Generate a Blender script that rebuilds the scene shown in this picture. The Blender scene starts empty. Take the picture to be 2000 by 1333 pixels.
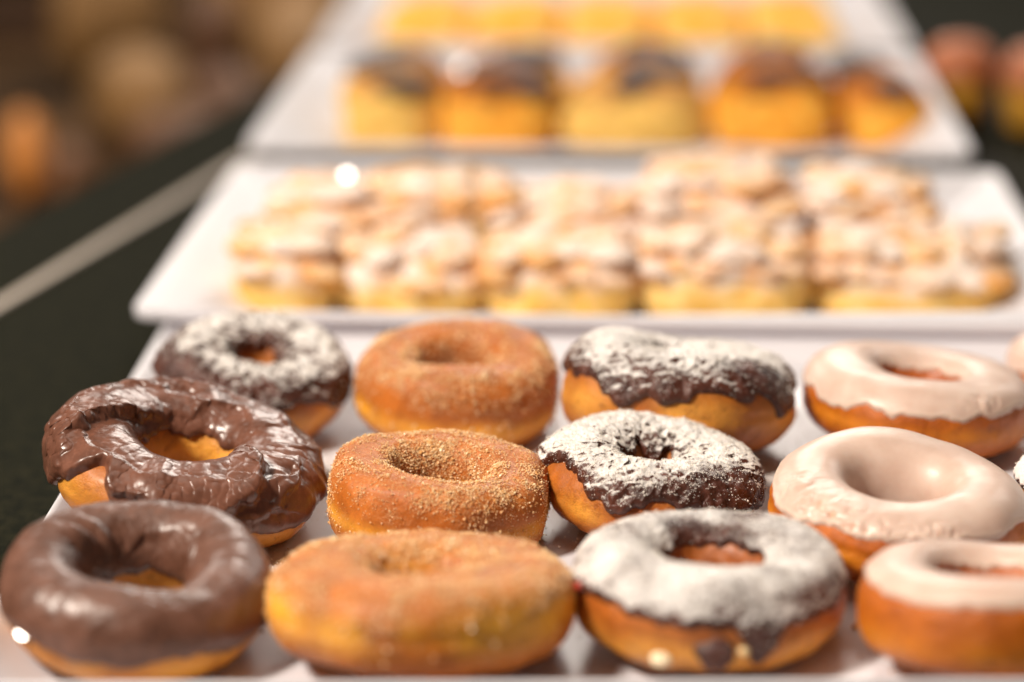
import bpy, math, random
import numpy as np
from mathutils import Matrix, Vector, Euler

# ------------------------------------------------------------------ camera
S = bpy.context.scene
COL = S.collection
R = math.radians
cam_d = bpy.data.cameras.new('camera'); cam = bpy.data.objects.new('camera', cam_d); COL.objects.link(cam)
cam_d.sensor_width = 36; cam_d.lens = 85; cam_d.clip_start = 0.02; cam_d.clip_end = 60
cam.location = (0, 0, 0.342)
cam.rotation_euler = (R(90 - 17.357), 0, R(2.88))
cam_d.dof.use_dof = True; cam_d.dof.focus_distance = 0.885; cam_d.dof.aperture_fstop = 2.9
cam_d.dof.aperture_blades = 0
S.camera = cam
S.view_settings.view_transform = 'Standard'; S.view_settings.look = 'None'
S.view_settings.exposure = 0.15; S.view_settings.gamma = 1
S.cycles.max_bounces = 8; S.cycles.diffuse_bounces = 4; S.cycles.glossy_bounces = 4
S.cycles.use_denoising = True; S.cycles.caustics_reflective = False; S.cycles.caustics_refractive = False

# ------------------------------------------------------------------ light: dim warm room, lamps over the buffet
W = bpy.data.worlds.new('World'); S.world = W; W.use_nodes = True
bg = W.node_tree.nodes['Background']; bg.inputs[0].default_value = (1.0, 0.87, 0.74, 1); bg.inputs[1].default_value = 0.075

def area(name, loc, target, sx, sy, power, color):
    d = bpy.data.lights.new(name, 'AREA'); d.shape = 'RECTANGLE'; d.size = sx; d.size_y = sy
    d.energy = power; d.color = color
    o = bpy.data.objects.new(name, d); COL.objects.link(o); o.location = loc
    o.rotation_euler = (Vector(target) - Vector(loc)).to_track_quat('-Z', 'Y').to_euler()
    return o
KEY = (-1.05, 0.20, 1.35)
area('lamp_key', KEY, (0, 0.95, 0), 0.26, 0.26, 46, (1.0, 0.885, 0.76))
for k, (bx, by, bz, bp) in enumerate(((-1.25, 3.2, 1.20, 9), (0.10, 3.4, 1.30, 21), (1.4, 3.2, 1.20, 8))):
    area('lamp_back', (bx, by, bz), (0, 1.0, 0), 0.85, 0.75, bp, (1.0, 0.91, 0.82))
area('lamp_ceiling', (0.0, 1.2, 2.0), (0, 1.1, 0), 0.9, 0.9, 5, (1.0, 0.91, 0.80))

# ------------------------------------------------------------------ numpy noise
_rs = np.random.RandomState(7)
_perm = _rs.permutation(4096).astype(np.int64)
_g = _rs.normal(size=(4096, 3)); _g /= np.linalg.norm(_g, axis=1)[:, None]

def noise(p, scale=1.0, seed=0):
    """Perlin noise, about -1..1, p is (..., 3)"""
    q = np.asarray(p, float) * scale + np.array([seed * 17.13, seed * 5.71, seed * 9.37])
    i = np.floor(q).astype(np.int64); f = q - i
    w = f * f * f * (f * (f * 6 - 15) + 10)
    out = 0.0
    for dx in (0, 1):
        for dy in (0, 1):
            for dz in (0, 1):
                h = _perm[(_perm[(_perm[(i[..., 0] + dx) & 4095] + i[..., 1] + dy) & 4095] + i[..., 2] + dz) & 4095]
                g = _g[h]
                d = g[..., 0] * (f[..., 0] - dx) + g[..., 1] * (f[..., 1] - dy) + g[..., 2] * (f[..., 2] - dz)
                ww = (w[..., 0] if dx else 1 - w[..., 0]) * (w[..., 1] if dy else 1 - w[..., 1]) * (w[..., 2] if dz else 1 - w[..., 2])
                out = out + d * ww
    return out * 1.6

def fbm(p, scale, octaves=3, seed=0, gain=0.5):
    s = 0; a = 1; t = 0
    for k in range(octaves):
        s = s + a * noise(p, scale * 2 ** k, seed + k * 3.1); t += a; a *= gain
    return s / t

def sm(x, a, b):
    t = np.clip((x - a) / (b - a), 0, 1)
    return t * t * (3 - 2 * t)

# ------------------------------------------------------------------ mesh helpers
def mesh_np(name, verts, faces, mats, attrs=None, smooth=True, fmat=None):
    """faces: (n, 3 or 4) int array"""
    me = bpy.data.meshes.new(name)
    verts = np.ascontiguousarray(verts, dtype=np.float32); faces = np.ascontiguousarray(faces, dtype=np.int32)
    n, k = faces.shape
    me.vertices.add(len(verts)); me.vertices.foreach_set('co', verts.ravel())
    me.loops.add(n * k); me.loops.foreach_set('vertex_index', faces.ravel())
    me.polygons.add(n); me.polygons.foreach_set('loop_start', np.arange(0, n * k, k, dtype=np.int32))
    me.polygons.foreach_set('loop_total', np.full(n, k, dtype=np.int32))
    for m in (mats if isinstance(mats, (list, tuple)) else [mats]): me.materials.append(m)
    if fmat is not None: me.polygons.foreach_set('material_index', np.asarray(fmat, dtype=np.int32))
    me.update(calc_edges=True)
    me.polygons.foreach_set('use_smooth', np.full(n, smooth, dtype=bool))
    for an, av in (attrs or {}).items():
        av = np.asarray(av, dtype=np.float32)
        a = me.attributes.new(an, 'FLOAT', 'POINT'); a.data.foreach_set('value', av.ravel())
    return me

def link(name, me, parent=None, **props):
    o = bpy.data.objects.new(name, me); COL.objects.link(o)
    if parent is not None: o.parent = parent
    for k, v in props.items(): o[k] = v
    return o

def thing(name, label, cat, loc=(0, 0, 0), rot=(0, 0, 0), group=None):
    o = bpy.data.objects.new(name, None); COL.objects.link(o); o.location = loc; o.rotation_euler = rot
    o.empty_display_size = 0.01
    o['label'] = label; o['category'] = cat
    if group: o['group'] = group
    return o

def tag(o, label, cat, group=None):
    o['label'] = label; o['category'] = cat
    if group: o['group'] = group
    return o

def grid_faces(nu, nv, cu=True, cv=True):
    u = np.arange(nu if cu else nu - 1); v = np.arange(nv if cv else nv - 1)
    U, V = np.meshgrid(u, v, indexing='ij'); U2 = (U + 1) % nu; V2 = (V + 1) % nv
    return np.stack([U * nv + V, U2 * nv + V, U2 * nv + V2, U * nv + V2], -1).reshape(-1, 4)

# ------------------------------------------------------------------ node helpers
class M:
    def __init__(s, name):
        s.m = bpy.data.materials.new(name); s.m.use_nodes = True; s.t = s.m.node_tree
        s.b = s.t.nodes['Principled BSDF']; s.out = s.t.nodes['Material Output']
    def n(s, typ, **kw):
        x = s.t.nodes.new(typ)
        for k, v in kw.items():
            if k.startswith('i_'): x.inputs[k[2:].replace('_', ' ')].default_value = v
            else: setattr(x, k, v)
        return x
    def l(s, a, b): s.t.links.new(a, b)
    def obj(s):
        return s.n('ShaderNodeTexCoord').outputs['Object']
    def noise(s, scale, detail=3, rough=0.5, co=None, dist=0):
        x = s.n('ShaderNodeTexNoise'); x.inputs['Scale'].default_value = scale; x.inputs['Detail'].default_value = detail
        x.inputs['Roughness'].default_value = rough; x.inputs['Distortion'].default_value = dist
        s.l(co if co is not None else s.obj(), x.inputs['Vector']); return x.outputs['Fac']
    def attr(s, name):
        return s.n('ShaderNodeAttribute', attribute_name=name).outputs['Fac']
    def ramp(s, fac, stops, interp='LINEAR'):
        x = s.n('ShaderNodeValToRGB'); x.color_ramp.interpolation = interp
        e = x.color_ramp.elements
        while len(e) < len(stops): e.new(0.5)
        for k, (p, c) in enumerate(stops):
            e[k].position = p; e[k].color = (c, c, c, 1) if isinstance(c, (int, float)) else (*c, 1)
        s.l(fac, x.inputs[0]); return x.outputs[0]
    def mix(s, fac, a, b, mode='MIX'):
        x = s.n('ShaderNodeMix', data_type='RGBA', blend_type=mode)
        for v, i in ((fac, 0), (a, 6), (b, 7)):
            if isinstance(v, (int, float)): x.inputs[i].default_value = v
            elif isinstance(v, tuple): x.inputs[i].default_value = (*v, 1)
            else: s.l(v, x.inputs[i])
        return x.outputs[2]
    def math(s, op, a, b=0.0, c=None):
        x = s.n('ShaderNodeMath', operation=op)
        for i, v in enumerate((a, b) if c is None else (a, b, c)):
            if isinstance(v, (int, float)): x.inputs[i].default_value = v
            else: s.l(v, x.inputs[i])
        return x.outputs[0]
    def mr(s, v, a, b, c=0.0, d=1.0):
        x = s.n('ShaderNodeMapRange'); x.clamp = True
        s.l(v, x.inputs[0])
        for i, q in ((1, a), (2, b), (3, c), (4, d)): x.inputs[i].default_value = q
        return x.outputs[0]
    def bump(s, h, strength=0.5, dist=0.001, normal=None):
        x = s.n('ShaderNodeBump'); x.inputs['Strength'].default_value = strength; x.inputs['Distance'].default_value = dist
        s.l(h, x.inputs['Height'])
        if normal is not None: s.l(normal, x.inputs['Normal'])
        return x.outputs[0]
    def set(s, **kw):
        names = dict(color='Base Color', rough='Roughness', ior='IOR', spec='Specular IOR Level', coat='Coat Weight',
                     coatr='Coat Roughness', sss='Subsurface Weight', sssr='Subsurface Radius', ssss='Subsurface Scale',
                     normal='Normal', metal='Metallic', trans='Transmission Weight', sheen='Sheen Weight')
        for k, v in kw.items():
            i = s.b.inputs[names[k]]
            if isinstance(v, (int, float)): i.default_value = v
            elif isinstance(v, tuple): i.default_value = (*v, 1) if k == 'color' else v
            else: s.l(v, i)
        return s

# ------------------------------------------------------------------ materials
def mat_dough(name, brown, orange, pale, sugar=0.0, band_w=1.0):
    m = M(name)
    big = m.noise(60, 3, 0.6); mid = m.noise(260, 4, 0.6); fine = m.noise(1500, 3, 0.6)
    c = m.mix(m.mr(big, 0.35, 0.65), brown, orange)
    c = m.mix(m.mr(mid, 0.3, 0.75, 0, 0.55), c, tuple(x * 0.72 for x in brown))
    band = m.math('MULTIPLY', m.attr('band'), band_w)
    c = m.mix(band, c, pale)
    fry = m.noise(150, 5, 0.7)
    c = m.mix(m.mr(fry, 0.56, 0.70, 0, 0.3 if sugar > 0 else 0.6), c, tuple(x * 0.65 for x in brown))
    c = m.mix(m.mr(m.noise(420, 3, 0.7), 0.62, 0.72, 0, 0.5), c, tuple(x * 0.5 for x in brown))
    c = m.mix(m.mr(fine, 0.35, 0.7, 0, 0.25), c, tuple(min(1, x * 1.5) for x in orange))
    if sugar > 0:
        g = m.noise(1000, 2, 0.7); g2 = m.noise(2000, 2, 0.7)
        gg = m.math('MULTIPLY', m.math('ADD', m.mr(g, 0.50, 0.60), m.mr(g2, 0.56, 0.64)), m.attr('sugar'))
        gg = m.mr(gg, 0, 1.0, 0, sugar)
        c = m.mix(gg, c, (0.88, 0.52, 0.25))
        h = m.math('ADD', m.math('MULTIPLY', fine, 0.6), gg)
        m.set(rough=0.6, normal=m.bump(h, 0.55, 0.0006), coat=0.12, coatr=0.35)
    else:
        h = m.math('ADD', m.math('MULTIPLY', fine, 0.5), m.math('MULTIPLY', mid, 0.8))
        m.set(rough=m.mr(mid, 0.3, 0.7, 0.34, 0.60), normal=m.bump(h, 0.6, 0.0012), coat=0.2, coatr=0.3)
    m.set(color=c, sss=0.15, sssr=(1.0, 0.4, 0.1), ssss=0.003)
    return m.m

D_cin = mat_dough('cinnamon_dough', (0.33, 0.080, 0.006), (0.60, 0.165, 0.012), (0.97, 0.47, 0.03), 0.42, 1.0)
D_fry = mat_dough('fried_dough', (0.28, 0.065, 0.006), (0.53, 0.150, 0.016), (0.86, 0.41, 0.060))
D_glz = mat_dough('glazed_dough', (0.34, 0.070, 0.004), (0.62, 0.155, 0.006), (0.88, 0.34, 0.02), 0.0, 0.7)

def mat_choc(name, powder=False, base=(0.115, 0.045, 0.030), light=(0.20, 0.088, 0.062), rough=(0.24, 0.40)):
    m = M(name)
    big = m.noise(110, 3, 0.55); mid = m.noise(600, 3, 0.6); fine = m.noise(2200, 3, 0.6)
    c = m.mix(m.mr(big, 0.35, 0.65), base, light)
    c = m.mix(m.mr(mid, 0.55, 0.75, 0, 0.4), c, tuple(x * 1.7 for x in light))
    r = m.mr(mid, 0.3, 0.7, rough[0], rough[1])
    if powder:
        pw = m.attr('powder')
        n1 = m.noise(700, 4, 0.75); n2 = m.noise(2600, 2, 0.6)
        nn = m.math('ADD', m.math('MULTIPLY', n1, 0.62), m.math('MULTIPLY', n2, 0.38))
        f = m.math('ADD', nn, m.math('SUBTRACT', m.math('MULTIPLY', pw, 0.62), 0.42))
        f = m.math('ADD', m.math('MULTIPLY', m.mr(f, 0.40, 0.72), 0.45), m.math('MULTIPLY', m.mr(f, 0.47, 0.60), 0.55))
        tone = m.mix(m.mr(m.noise(240, 4, 0.6), 0.35, 0.65), (0.80, 0.76, 0.73), (0.92, 0.89, 0.87))
        c = m.mix(f, c, tone)
        r2 = m.n('ShaderNodeMix', data_type='FLOAT'); m.l(f, r2.inputs[0]); m.l(r, r2.inputs[2]); r2.inputs[3].default_value = 0.95
        r = r2.outputs[0]
        sp = m.mr(f, 0, 1, 0.5, 0.08)
        h = m.math('ADD', m.math('MULTIPLY', f, 0.7), m.math('MULTIPLY', n1, 0.9))
        m.set(spec=sp, normal=m.bump(h, 0.6, 0.0009))
    else:
        m.set(normal=m.bump(mid, 0.05, 0.0008))
    m.set(color=c, rough=r, coat=0.0 if powder else (0.45 if rough[0] > 0.33 else 0.12), coatr=0.40 if rough[0] > 0.33 else 0.2, sss=0.0)
    return m.m
CH_mid = mat_choc('chocolate_icing', base=(0.115, 0.045, 0.027), light=(0.190, 0.078, 0.049), rough=(0.27, 0.36))
CH_front = mat_choc('matt_chocolate_icing', base=(0.100, 0.040, 0.023), light=(0.165, 0.072, 0.046), rough=(0.36, 0.44))
CH_pow = mat_choc('powdered_chocolate_icing', True, base=(0.045, 0.015, 0.010), light=(0.11, 0.035, 0.022), rough=(0.16, 0.30))

def mat_glaze():
    m = M('vanilla_glaze')
    th = m.attr('thin'); big = m.noise(70, 3, 0.55); mid = m.noise(420, 3, 0.6)
    c = m.mix(m.mr(big, 0.35, 0.65), (0.64, 0.45, 0.36), (0.73, 0.56, 0.47))
    c = m.mix(m.mr(m.math('ADD', th, m.math('MULTIPLY', m.math('SUBTRACT', mid, 0.5), 0.5)), 0.35, 1.0, 0, 0.55), c, (0.66, 0.30, 0.15))
    c = m.mix(m.attr('lip'), c, (0.78, 0.63, 0.52))
    h = m.math('ADD', m.math('MULTIPLY', mid, 0.6), m.math('MULTIPLY', m.noise(1600, 2), 0.1))
    m.set(color=c, rough=m.mr(mid, 0.3, 0.7, 0.36, 0.46), coat=0.06, coatr=0.25, sss=0.3, sssr=(1.0, 0.55, 0.35), ssss=0.003,
          normal=m.bump(h, 0.05, 0.0008))
    return m.m
GLZ = mat_glaze()

def mat_plain(name, c1, c2, scale, rough=0.5, bump=0.2, sss=0.0, dist=0.001, coat=0.0, spec=0.5, detail=4):
    m = M(name); n = m.noise(scale, detail, 0.6)
    m.set(color=m.mix(m.mr(n, 0.35, 0.65), c1, c2), rough=rough, normal=m.bump(n, bump, dist), coat=coat, spec=spec)
    if sss: m.set(sss=sss, sssr=(1, 0.6, 0.3), ssss=0.004)
    return m.m

def mat_platter():
    m = M('white_melamine'); n = m.noise(9, 3, 0.5); s = m.noise(500, 3, 0.7)
    c = m.mix(m.mr(n, 0.3, 0.7), (0.67, 0.655, 0.695), (0.72, 0.71, 0.75))
    c = m.mix(m.mr(s, 0.66, 0.72, 0, 0.35), c, (0.62, 0.52, 0.44))
    m.set(color=c, rough=m.mr(s, 0.3, 0.7, 0.34, 0.42), coat=0.06, coatr=0.2)
    return m.m
PLAT = mat_platter()

def mat_granite():
    m = M('dark_granite'); a = m.noise(160, 5, 0.75); b = m.noise(620, 3, 0.7); v = m.n('ShaderNodeTexVoronoi'); v.inputs['Scale'].default_value = 330
    m.l(m.obj(), v.inputs['Vector'])
    c = m.mix(m.mr(a, 0.40, 0.62), (0.004, 0.005, 0.002), (0.017, 0.016, 0.007))
    c = m.mix(m.mr(b, 0.62, 0.72, 0, 0.4), c, (0.10, 0.08, 0.045))
    c = m.mix(m.mr(v.outputs['Distance'], 0.0, 0.10, 0.8, 0), c, (0.22, 0.18, 0.12))
    m.set(color=c, rough=0.6, spec=0.02)
    return m.m

def mat_grain(name, c1, c2, rough=0.35, spec=0.5):
    m = M(name); a = m.attr('tint')
    m.set(color=m.mix(a, c1, c2), rough=rough, spec=spec)
    return m.m
G_sugar = mat_grain('cinnamon_sugar_grains', (0.78, 0.40, 0.13), (0.97, 0.78, 0.48), 0.35)
G_powder = mat_grain('icing_sugar_grains', (0.80, 0.74, 0.66), (0.93, 0.89, 0.83), 0.9, 0.1)
G_spill = mat_grain('spilled_sugar_grains', (0.75, 0.68, 0.62), (0.95, 0.93, 0.90), 0.18)
G_crumb = mat_grain('pale_crumb', (0.85, 0.62, 0.30), (0.93, 0.83, 0.6), 0.8, 0.2)

# ------------------------------------------------------------------ doughnut geometry
class Ring:
    """ring doughnut surface, base at z = 0, centre on the z axis"""
    def __init__(s, D, h, hole, seed, lump=0.05, sq=2.3, egg=0.0, corners=None, topdip=0.0, innersq=0.68):
        s.D, s.h, s.hole, s.seed, s.lump, s.sq = D, h, hole, seed, lump, sq
        rs = random.Random(seed)
        s.harm = [(k, rs.uniform(0.3, 1) * lump * D / 2 / k ** 0.8, rs.uniform(0, 6.28)) for k in (2, 3, 4, 5)]
        s.hharm = [(k, rs.uniform(0.3, 1) * 0.05 / k ** 0.5, rs.uniform(0, 6.28)) for k in (1, 2, 3)]
        s.iharm = [(k, rs.uniform(0.3, 1) * 0.09 / k ** 0.7, rs.uniform(0, 6.28)) for k in (2, 3)]
        s.corners = corners or []; s.topdip = topdip; s.innersq = innersq; s.coarse = 1.0
    def P(s, u, v):
        Ro = s.D / 2 + sum(a * np.cos(k * (u - p)) for k, a, p in s.harm)
        for (cu, w, amp) in s.corners:
            du = (u - cu + np.pi) % (2 * np.pi) - np.pi
            Ro = Ro + amp * np.exp(-(du / w) ** 2)
        Ri = s.hole / 2 * (1 + sum(a * np.cos(k * (u - p)) for k, a, p in s.iharm))
        hh = s.h * (1 + sum(a * np.cos(k * (u - p)) for k, a, p in s.hharm))
        Rc = (Ro + Ri) / 2; a = (Ro - Ri) / 2; b = hh / 2
        n = 2 / s.sq; cv, sv = np.cos(v), np.sin(v)
        ni = np.where(cv < 0, n * s.innersq, n)
        x = a * np.sign(cv) * np.abs(cv) ** ni
        z = b * np.sign(sv) * np.abs(sv) ** n
        z = np.where(z < 0, z * 0.97, z)
        # a ring doughnut widens to its waist; the hole funnels in
        x = np.where(cv < 0, x * (1 - 0.10 * (z / b) ** 2), x)
        z = z - s.topdip * np.clip(sv, 0, 1) * np.clip(-cv, 0, 1) * b
        r = Rc + x
        return np.stack([r * np.cos(u), r * np.sin(u), z + b], -1)
    def surf(s, nu, nv, fine=1.0):
        u = np.arange(nu) / nu * 2 * np.pi; v = np.arange(nv) / nv * 2 * np.pi
        U, V = np.meshgrid(u, v, indexing='ij')
        P = s.P(U, V); N = s.normals(P)
        d = 0.0017 * s.coarse * fbm(P, 42, 2, s.seed) + fine * 0.00040 * fbm(P, 240, 2, s.seed + 5)
        seam = np.exp(-((P[..., 2] / s.h - 0.50 - 0.10 * fbm(P, 30, 2, s.seed + 6)) / 0.05) ** 2) * (np.cos(V) > 0)
        d = d - fine * 0.0007 * seam * np.clip(0.4 + 1.5 * fbm(P, 40, 2, s.seed + 7), 0, 1)
        # fine pleats round the waist where the dough was cut
        P = P + N * d[..., None]
        return U, V, P, s.normals(P)
    @staticmethod
    def normals(P):
        du = np.roll(P, -1, 0) - np.roll(P, 1, 0); dv = np.roll(P, -1, 1) - np.roll(P, 1, 1)
        n = np.cross(du, dv); n /= np.linalg.norm(n, axis=-1, keepdims=True) + 1e-12
        return n

def arc_v(P):
    """arc length along v for each u, (nu, nv), 0 at v index 0"""
    d = np.linalg.norm(np.roll(P, -1, 1) - P, axis=-1)
    a = np.cumsum(d, 1) - d
    return a, d.sum(1)

def make_dough(ring, mat, parent, nu=220, nv=96, band=(0.5, 0.28), sugar_fn=None, extra=None, name='dough', bandnoise=0.5):
    U, V, P, N = ring.surf(nu, nv)
    if extra is not None: P = P + N * extra(U, V, P)[..., None]
    zr = P[..., 2] / ring.h
    bn = fbm(P, 40, 2, ring.seed + 9)
    b = np.exp(-((zr - band[0] - 0.05 * bn) / (band[1] * 0.5)) ** 2) * np.clip(0.75 + bandnoise * bn * 1.5, 0, 1)
    sg = np.clip(N[..., 2] * 0.7 + 0.30 + 1.5 * fbm(P, 50, 3, ring.seed + 2), 0, 1) if sugar_fn is None else sugar_fn(U, V, P, N)
    me = mesh_np(name, P.reshape(-1, 3), grid_faces(nu, nv), mat, {'band': b, 'sugar': sg})
    return link(name, me, parent)

def icing_field(ring, U, V, P, v_out, v_in, edge_noise, T, lipw, drips=(), seed=0):
    """thickness of a poured layer: positive inside a wavy boundary, tucked under the dough outside it"""
    arc, tot = arc_v(P)
    ao = arc - (v_out / (2 * np.pi)) * tot[:, None]
    vm = np.where(V > np.pi * 1.5, V - 2 * np.pi, V)
    arcs = np.where(V > np.pi * 1.5, arc - tot[:, None], arc)
    nu, nv = U.shape
    idx = lambda val: np.array([np.interp(val[i] if np.ndim(val) else val, vm[i][np.argsort(vm[i])], arcs[i][np.argsort(vm[i])]) for i in range(nu)])
    u1 = U[:, 0]
    circ = np.stack([np.cos(u1), np.sin(u1), u1 * 0], -1)
    so = v_out + edge_noise * fbm(circ, 2.2, 3, seed + 1, 0.6)
    for (du, w, amt) in drips:
        dd = (u1 - du + np.pi) % (2 * np.pi) - np.pi
        so = so - amt * np.exp(-(dd / w) ** 2)
    si = v_in + edge_noise * 0.8 * fbm(circ, 2.5, 2, seed + 4)
    A = idx(so)[:, None]; B = idx(si)[:, None]
    s = np.minimum(arcs - A, B - arcs)
    s = s + 0.0011 * fbm(P, 220, 2, seed + 6)
    k = np.clip(s / lipw, 0, 1)
    t = T * np.sqrt(1 - (1 - k) ** 2)
    t = np.where(s < 0, np.maximum(s * 0.8, -0.0012), t)
    return s, t

def grains(name, P, N, w, n, size, mat, parent, seed, lift=0.3):
    """loose sugar as one counted-by-nobody part: thousands of little crystals"""
    rs = np.random.RandomState(seed)
    w = np.clip(w.ravel(), 0, None); p = w / w.sum()
    idx = rs.choice(len(p), n, p=p)
    P = P.reshape(-1, 3)[idx]; N = N.reshape(-1, 3)[idx]
    P = P + rs.normal(size=(n, 3)) * 0.0002
    s = size * np.exp(rs.normal(size=n) * 0.35)
    base = np.array([[1, 0, 0], [0, 1, 0], [-1, 0, 0], [0, -1, 0], [0, 0, 1], [0, 0, -1]], float)
    q = rs.normal(size=(n, 4)); q /= np.linalg.norm(q, axis=1)[:, None]
    a, b, c, d = q.T
    Rm = np.stack([1 - 2 * (c * c + d * d), 2 * (b * c - a * d), 2 * (b * d + a * c),
                   2 * (b * c + a * d), 1 - 2 * (b * b + d * d), 2 * (c * d - a * b),
                   2 * (b * d - a * c), 2 * (c * d + a * b), 1 - 2 * (b * b + c * c)], -1).reshape(n, 3, 3)
    sc = 1 + 0.25 * rs.uniform(-0.5, 0.5, size=(n, 1, 3))
    vv = np.einsum('nij,nkj->nki', Rm, base[None] * sc) * (s * 0.5)[:, None, None]
    vv = vv + (P + N * (s * lift)[:, None])[:, None, :]
    f = np.array([[0, 1, 4], [1, 2, 4], [2, 3, 4], [3, 0, 4], [1, 0, 5], [2, 1, 5], [3, 2, 5], [0, 3, 5]])
    F = (f[None] + (np.arange(n) * 6)[:, None, None]).reshape(-1, 3)
    tint = np.repeat(rs.uniform(size=n), 6)
    me = mesh_np(name, vv.reshape(-1, 3), F, mat, {'tint': tint}, smooth=False)
    return link(name, me, parent, kind='stuff')

P1_ROLL = R(1.4); P1_X0 = -0.212
CZ = -0.006   # counter top
def p1_z(x): return 0.0053 + CZ + math.tan(P1_ROLL) * (x - P1_X0)

def settle(o, x, y, tilt, roll, yaw, lift=0.0, sy=1.0):
    """stand a doughnut on the front platter at a tilt: its lowest point touches the platter"""
    rot = Euler((0, 0, 0)).to_matrix()
    rot = Matrix.Rotation(R(tilt), 3, 'X') @ Matrix.Rotation(R(roll), 3, 'Y') @ Matrix.Rotation(R(yaw), 3, 'Z')
    low = 1e9; Rn = np.array(rot)
    for ch in o.children:
        if ch.type == 'MESH' and ch.name.startswith('dough'):
            n = len(ch.data.vertices); c = np.empty(n * 3, dtype=np.float32); ch.data.vertices.foreach_get('co', c)
            w = (c.reshape(-1, 3) * [1, sy, 1]) @ Rn.T
            low = min(low, float((w[:, 2] - math.tan(P1_ROLL) * w[:, 0]).min()))
    o.rotation_euler = rot.to_euler(); o.location = (x, y, p1_z(x) - low + lift); o.scale = (1, sy, 1)

# ------------------------------------------------------------------ the counter and the trim along its edge
def box_np(x0, x1, y0, y1, z0, z1):
    v = np.array([[x, y, z] for z in (z0, z1) for y in (y0, y1) for x in (x0, x1)], float)
    f = np.array([[0, 2, 3, 1], [4, 5, 7, 6], [0, 1, 5, 4], [2, 6, 7, 3], [0, 4, 6, 2], [1, 3, 7, 5]])
    return v, f
def bevel_box(name, dims, mat, parent=None, bev=0.002, loc=(0, 0, 0), rot=(0, 0, 0)):
    import bmesh
    bm = bmesh.new(); bmesh.ops.create_cube(bm, size=1)
    bmesh.ops.scale(bm, vec=dims, verts=bm.verts)
    bmesh.ops.bevel(bm, geom=bm.edges[:], offset=bev, segments=2, profile=0.5, affect='EDGES')
    me = bpy.data.meshes.new(name); bm.to_mesh(me); bm.free(); me.materials.append(mat)
    o = link(name, me, parent); o.location = loc; o.rotation_euler = rot
    return o

GRAN = mat_granite()
# edge line of the counter runs from (-0.35, 0.98) towards (-0.13, 1.99)
ex0, ey0 = -0.314, 1.145; ex1, ey1 = -0.244, 1.466
dx, dy = (ex1 - ex0), (ey1 - ey0); L = math.hypot(dx, dy); dx /= L; dy /= L
def along(t, off=0.0, z=0.0):  # off > 0 is to the left of the edge (away from the platters)
    return (ex0 + dx * t - dy * off, ey0 + dy * t + dx * off, z)
a0 = along(-1.6, 0.075); a1 = along(3.2, 0.075)
tv = [a0, a1, (3.0, a1[1], 0), (3.0, a0[1], 0)]
cv = np.array([(x, y, CZ) for x, y, _ in tv] + [(x, y, CZ - 0.04) for x, y, _ in tv])
cf = np.array([[0, 3, 2, 1], [4, 5, 6, 7], [0, 1, 5, 4], [1, 2, 6, 5], [2, 3, 7, 6], [3, 0, 4, 7]])
me = mesh_np('counter', cv, cf, GRAN, smooth=False); o = link('counter', me); o['kind'] = 'structure'
TRIM = M('brushed_trim'); TRIM.set(color=TRIM.mix(TRIM.noise(300, 3), (0.42, 0.35, 0.28), (0.50, 0.42, 0.34)), rough=0.45, metal=0.0)
q0, q1 = along(-1.6, 0.0055), along(3.2, 0.0055)
tl = math.hypot(q1[0] - q0[0], q1[1] - q0[1])
o = bevel_box('counter_trim', (0.0078, tl, 0.05), TRIM.m, bev=0.0015,
              loc=((q0[0] + q1[0]) / 2, (q0[1] + q1[1]) / 2, -0.0285), rot=(0, 0, math.atan2(dy, dx) - math.pi / 2))
tag(o, 'thin beige trim strip running lengthwise near the left edge of the dark counter', 'trim strip')

# lower wooden ledge beyond the counter edge
WOOD = M('dark_brown_wood')
_w = WOOD.noise(3.5, 4, 0.6); _w2 = WOOD.noise(18, 4, 0.6)
WOOD.set(color=WOOD.mix(WOOD.mr(_w, 0.35, 0.6), (0.022, 0.014, 0.007), (0.110, 0.056, 0.022)), rough=WOOD.mr(_w2, 0.3, 0.7, 0.6, 0.75), spec=0.1)
b0, b1 = along(-1.6, 0.09, -0.2), along(5.0, 0.09, -0.2)
v = np.array([(b0[0], b0[1], -.2), (b1[0], b1[1], -.2), (-5, b1[1], -.2), (-5, b0[1], -.2)])
v = np.concatenate([v, v - [0, 0, .04]])
me = mesh_np('lower_counter', v, cf[:, ::-1], WOOD.m, smooth=False); o = link('lower_counter', me); o['kind'] = 'structure'
FLOOR = mat_plain('dark_floor', (0.05, 0.030, 0.015), (0.12, 0.07, 0.035), 2.0, 0.8, 0.1, spec=0.1)
me = mesh_np('floor', np.array([(-30, -10, -.9), (30, -10, -.9), (30, 50, -.9), (-30, 50, -.9)]), np.array([[0, 1, 2, 3]]), FLOOR, smooth=False)
o = link('floor', me); o['kind'] = 'structure'

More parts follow.
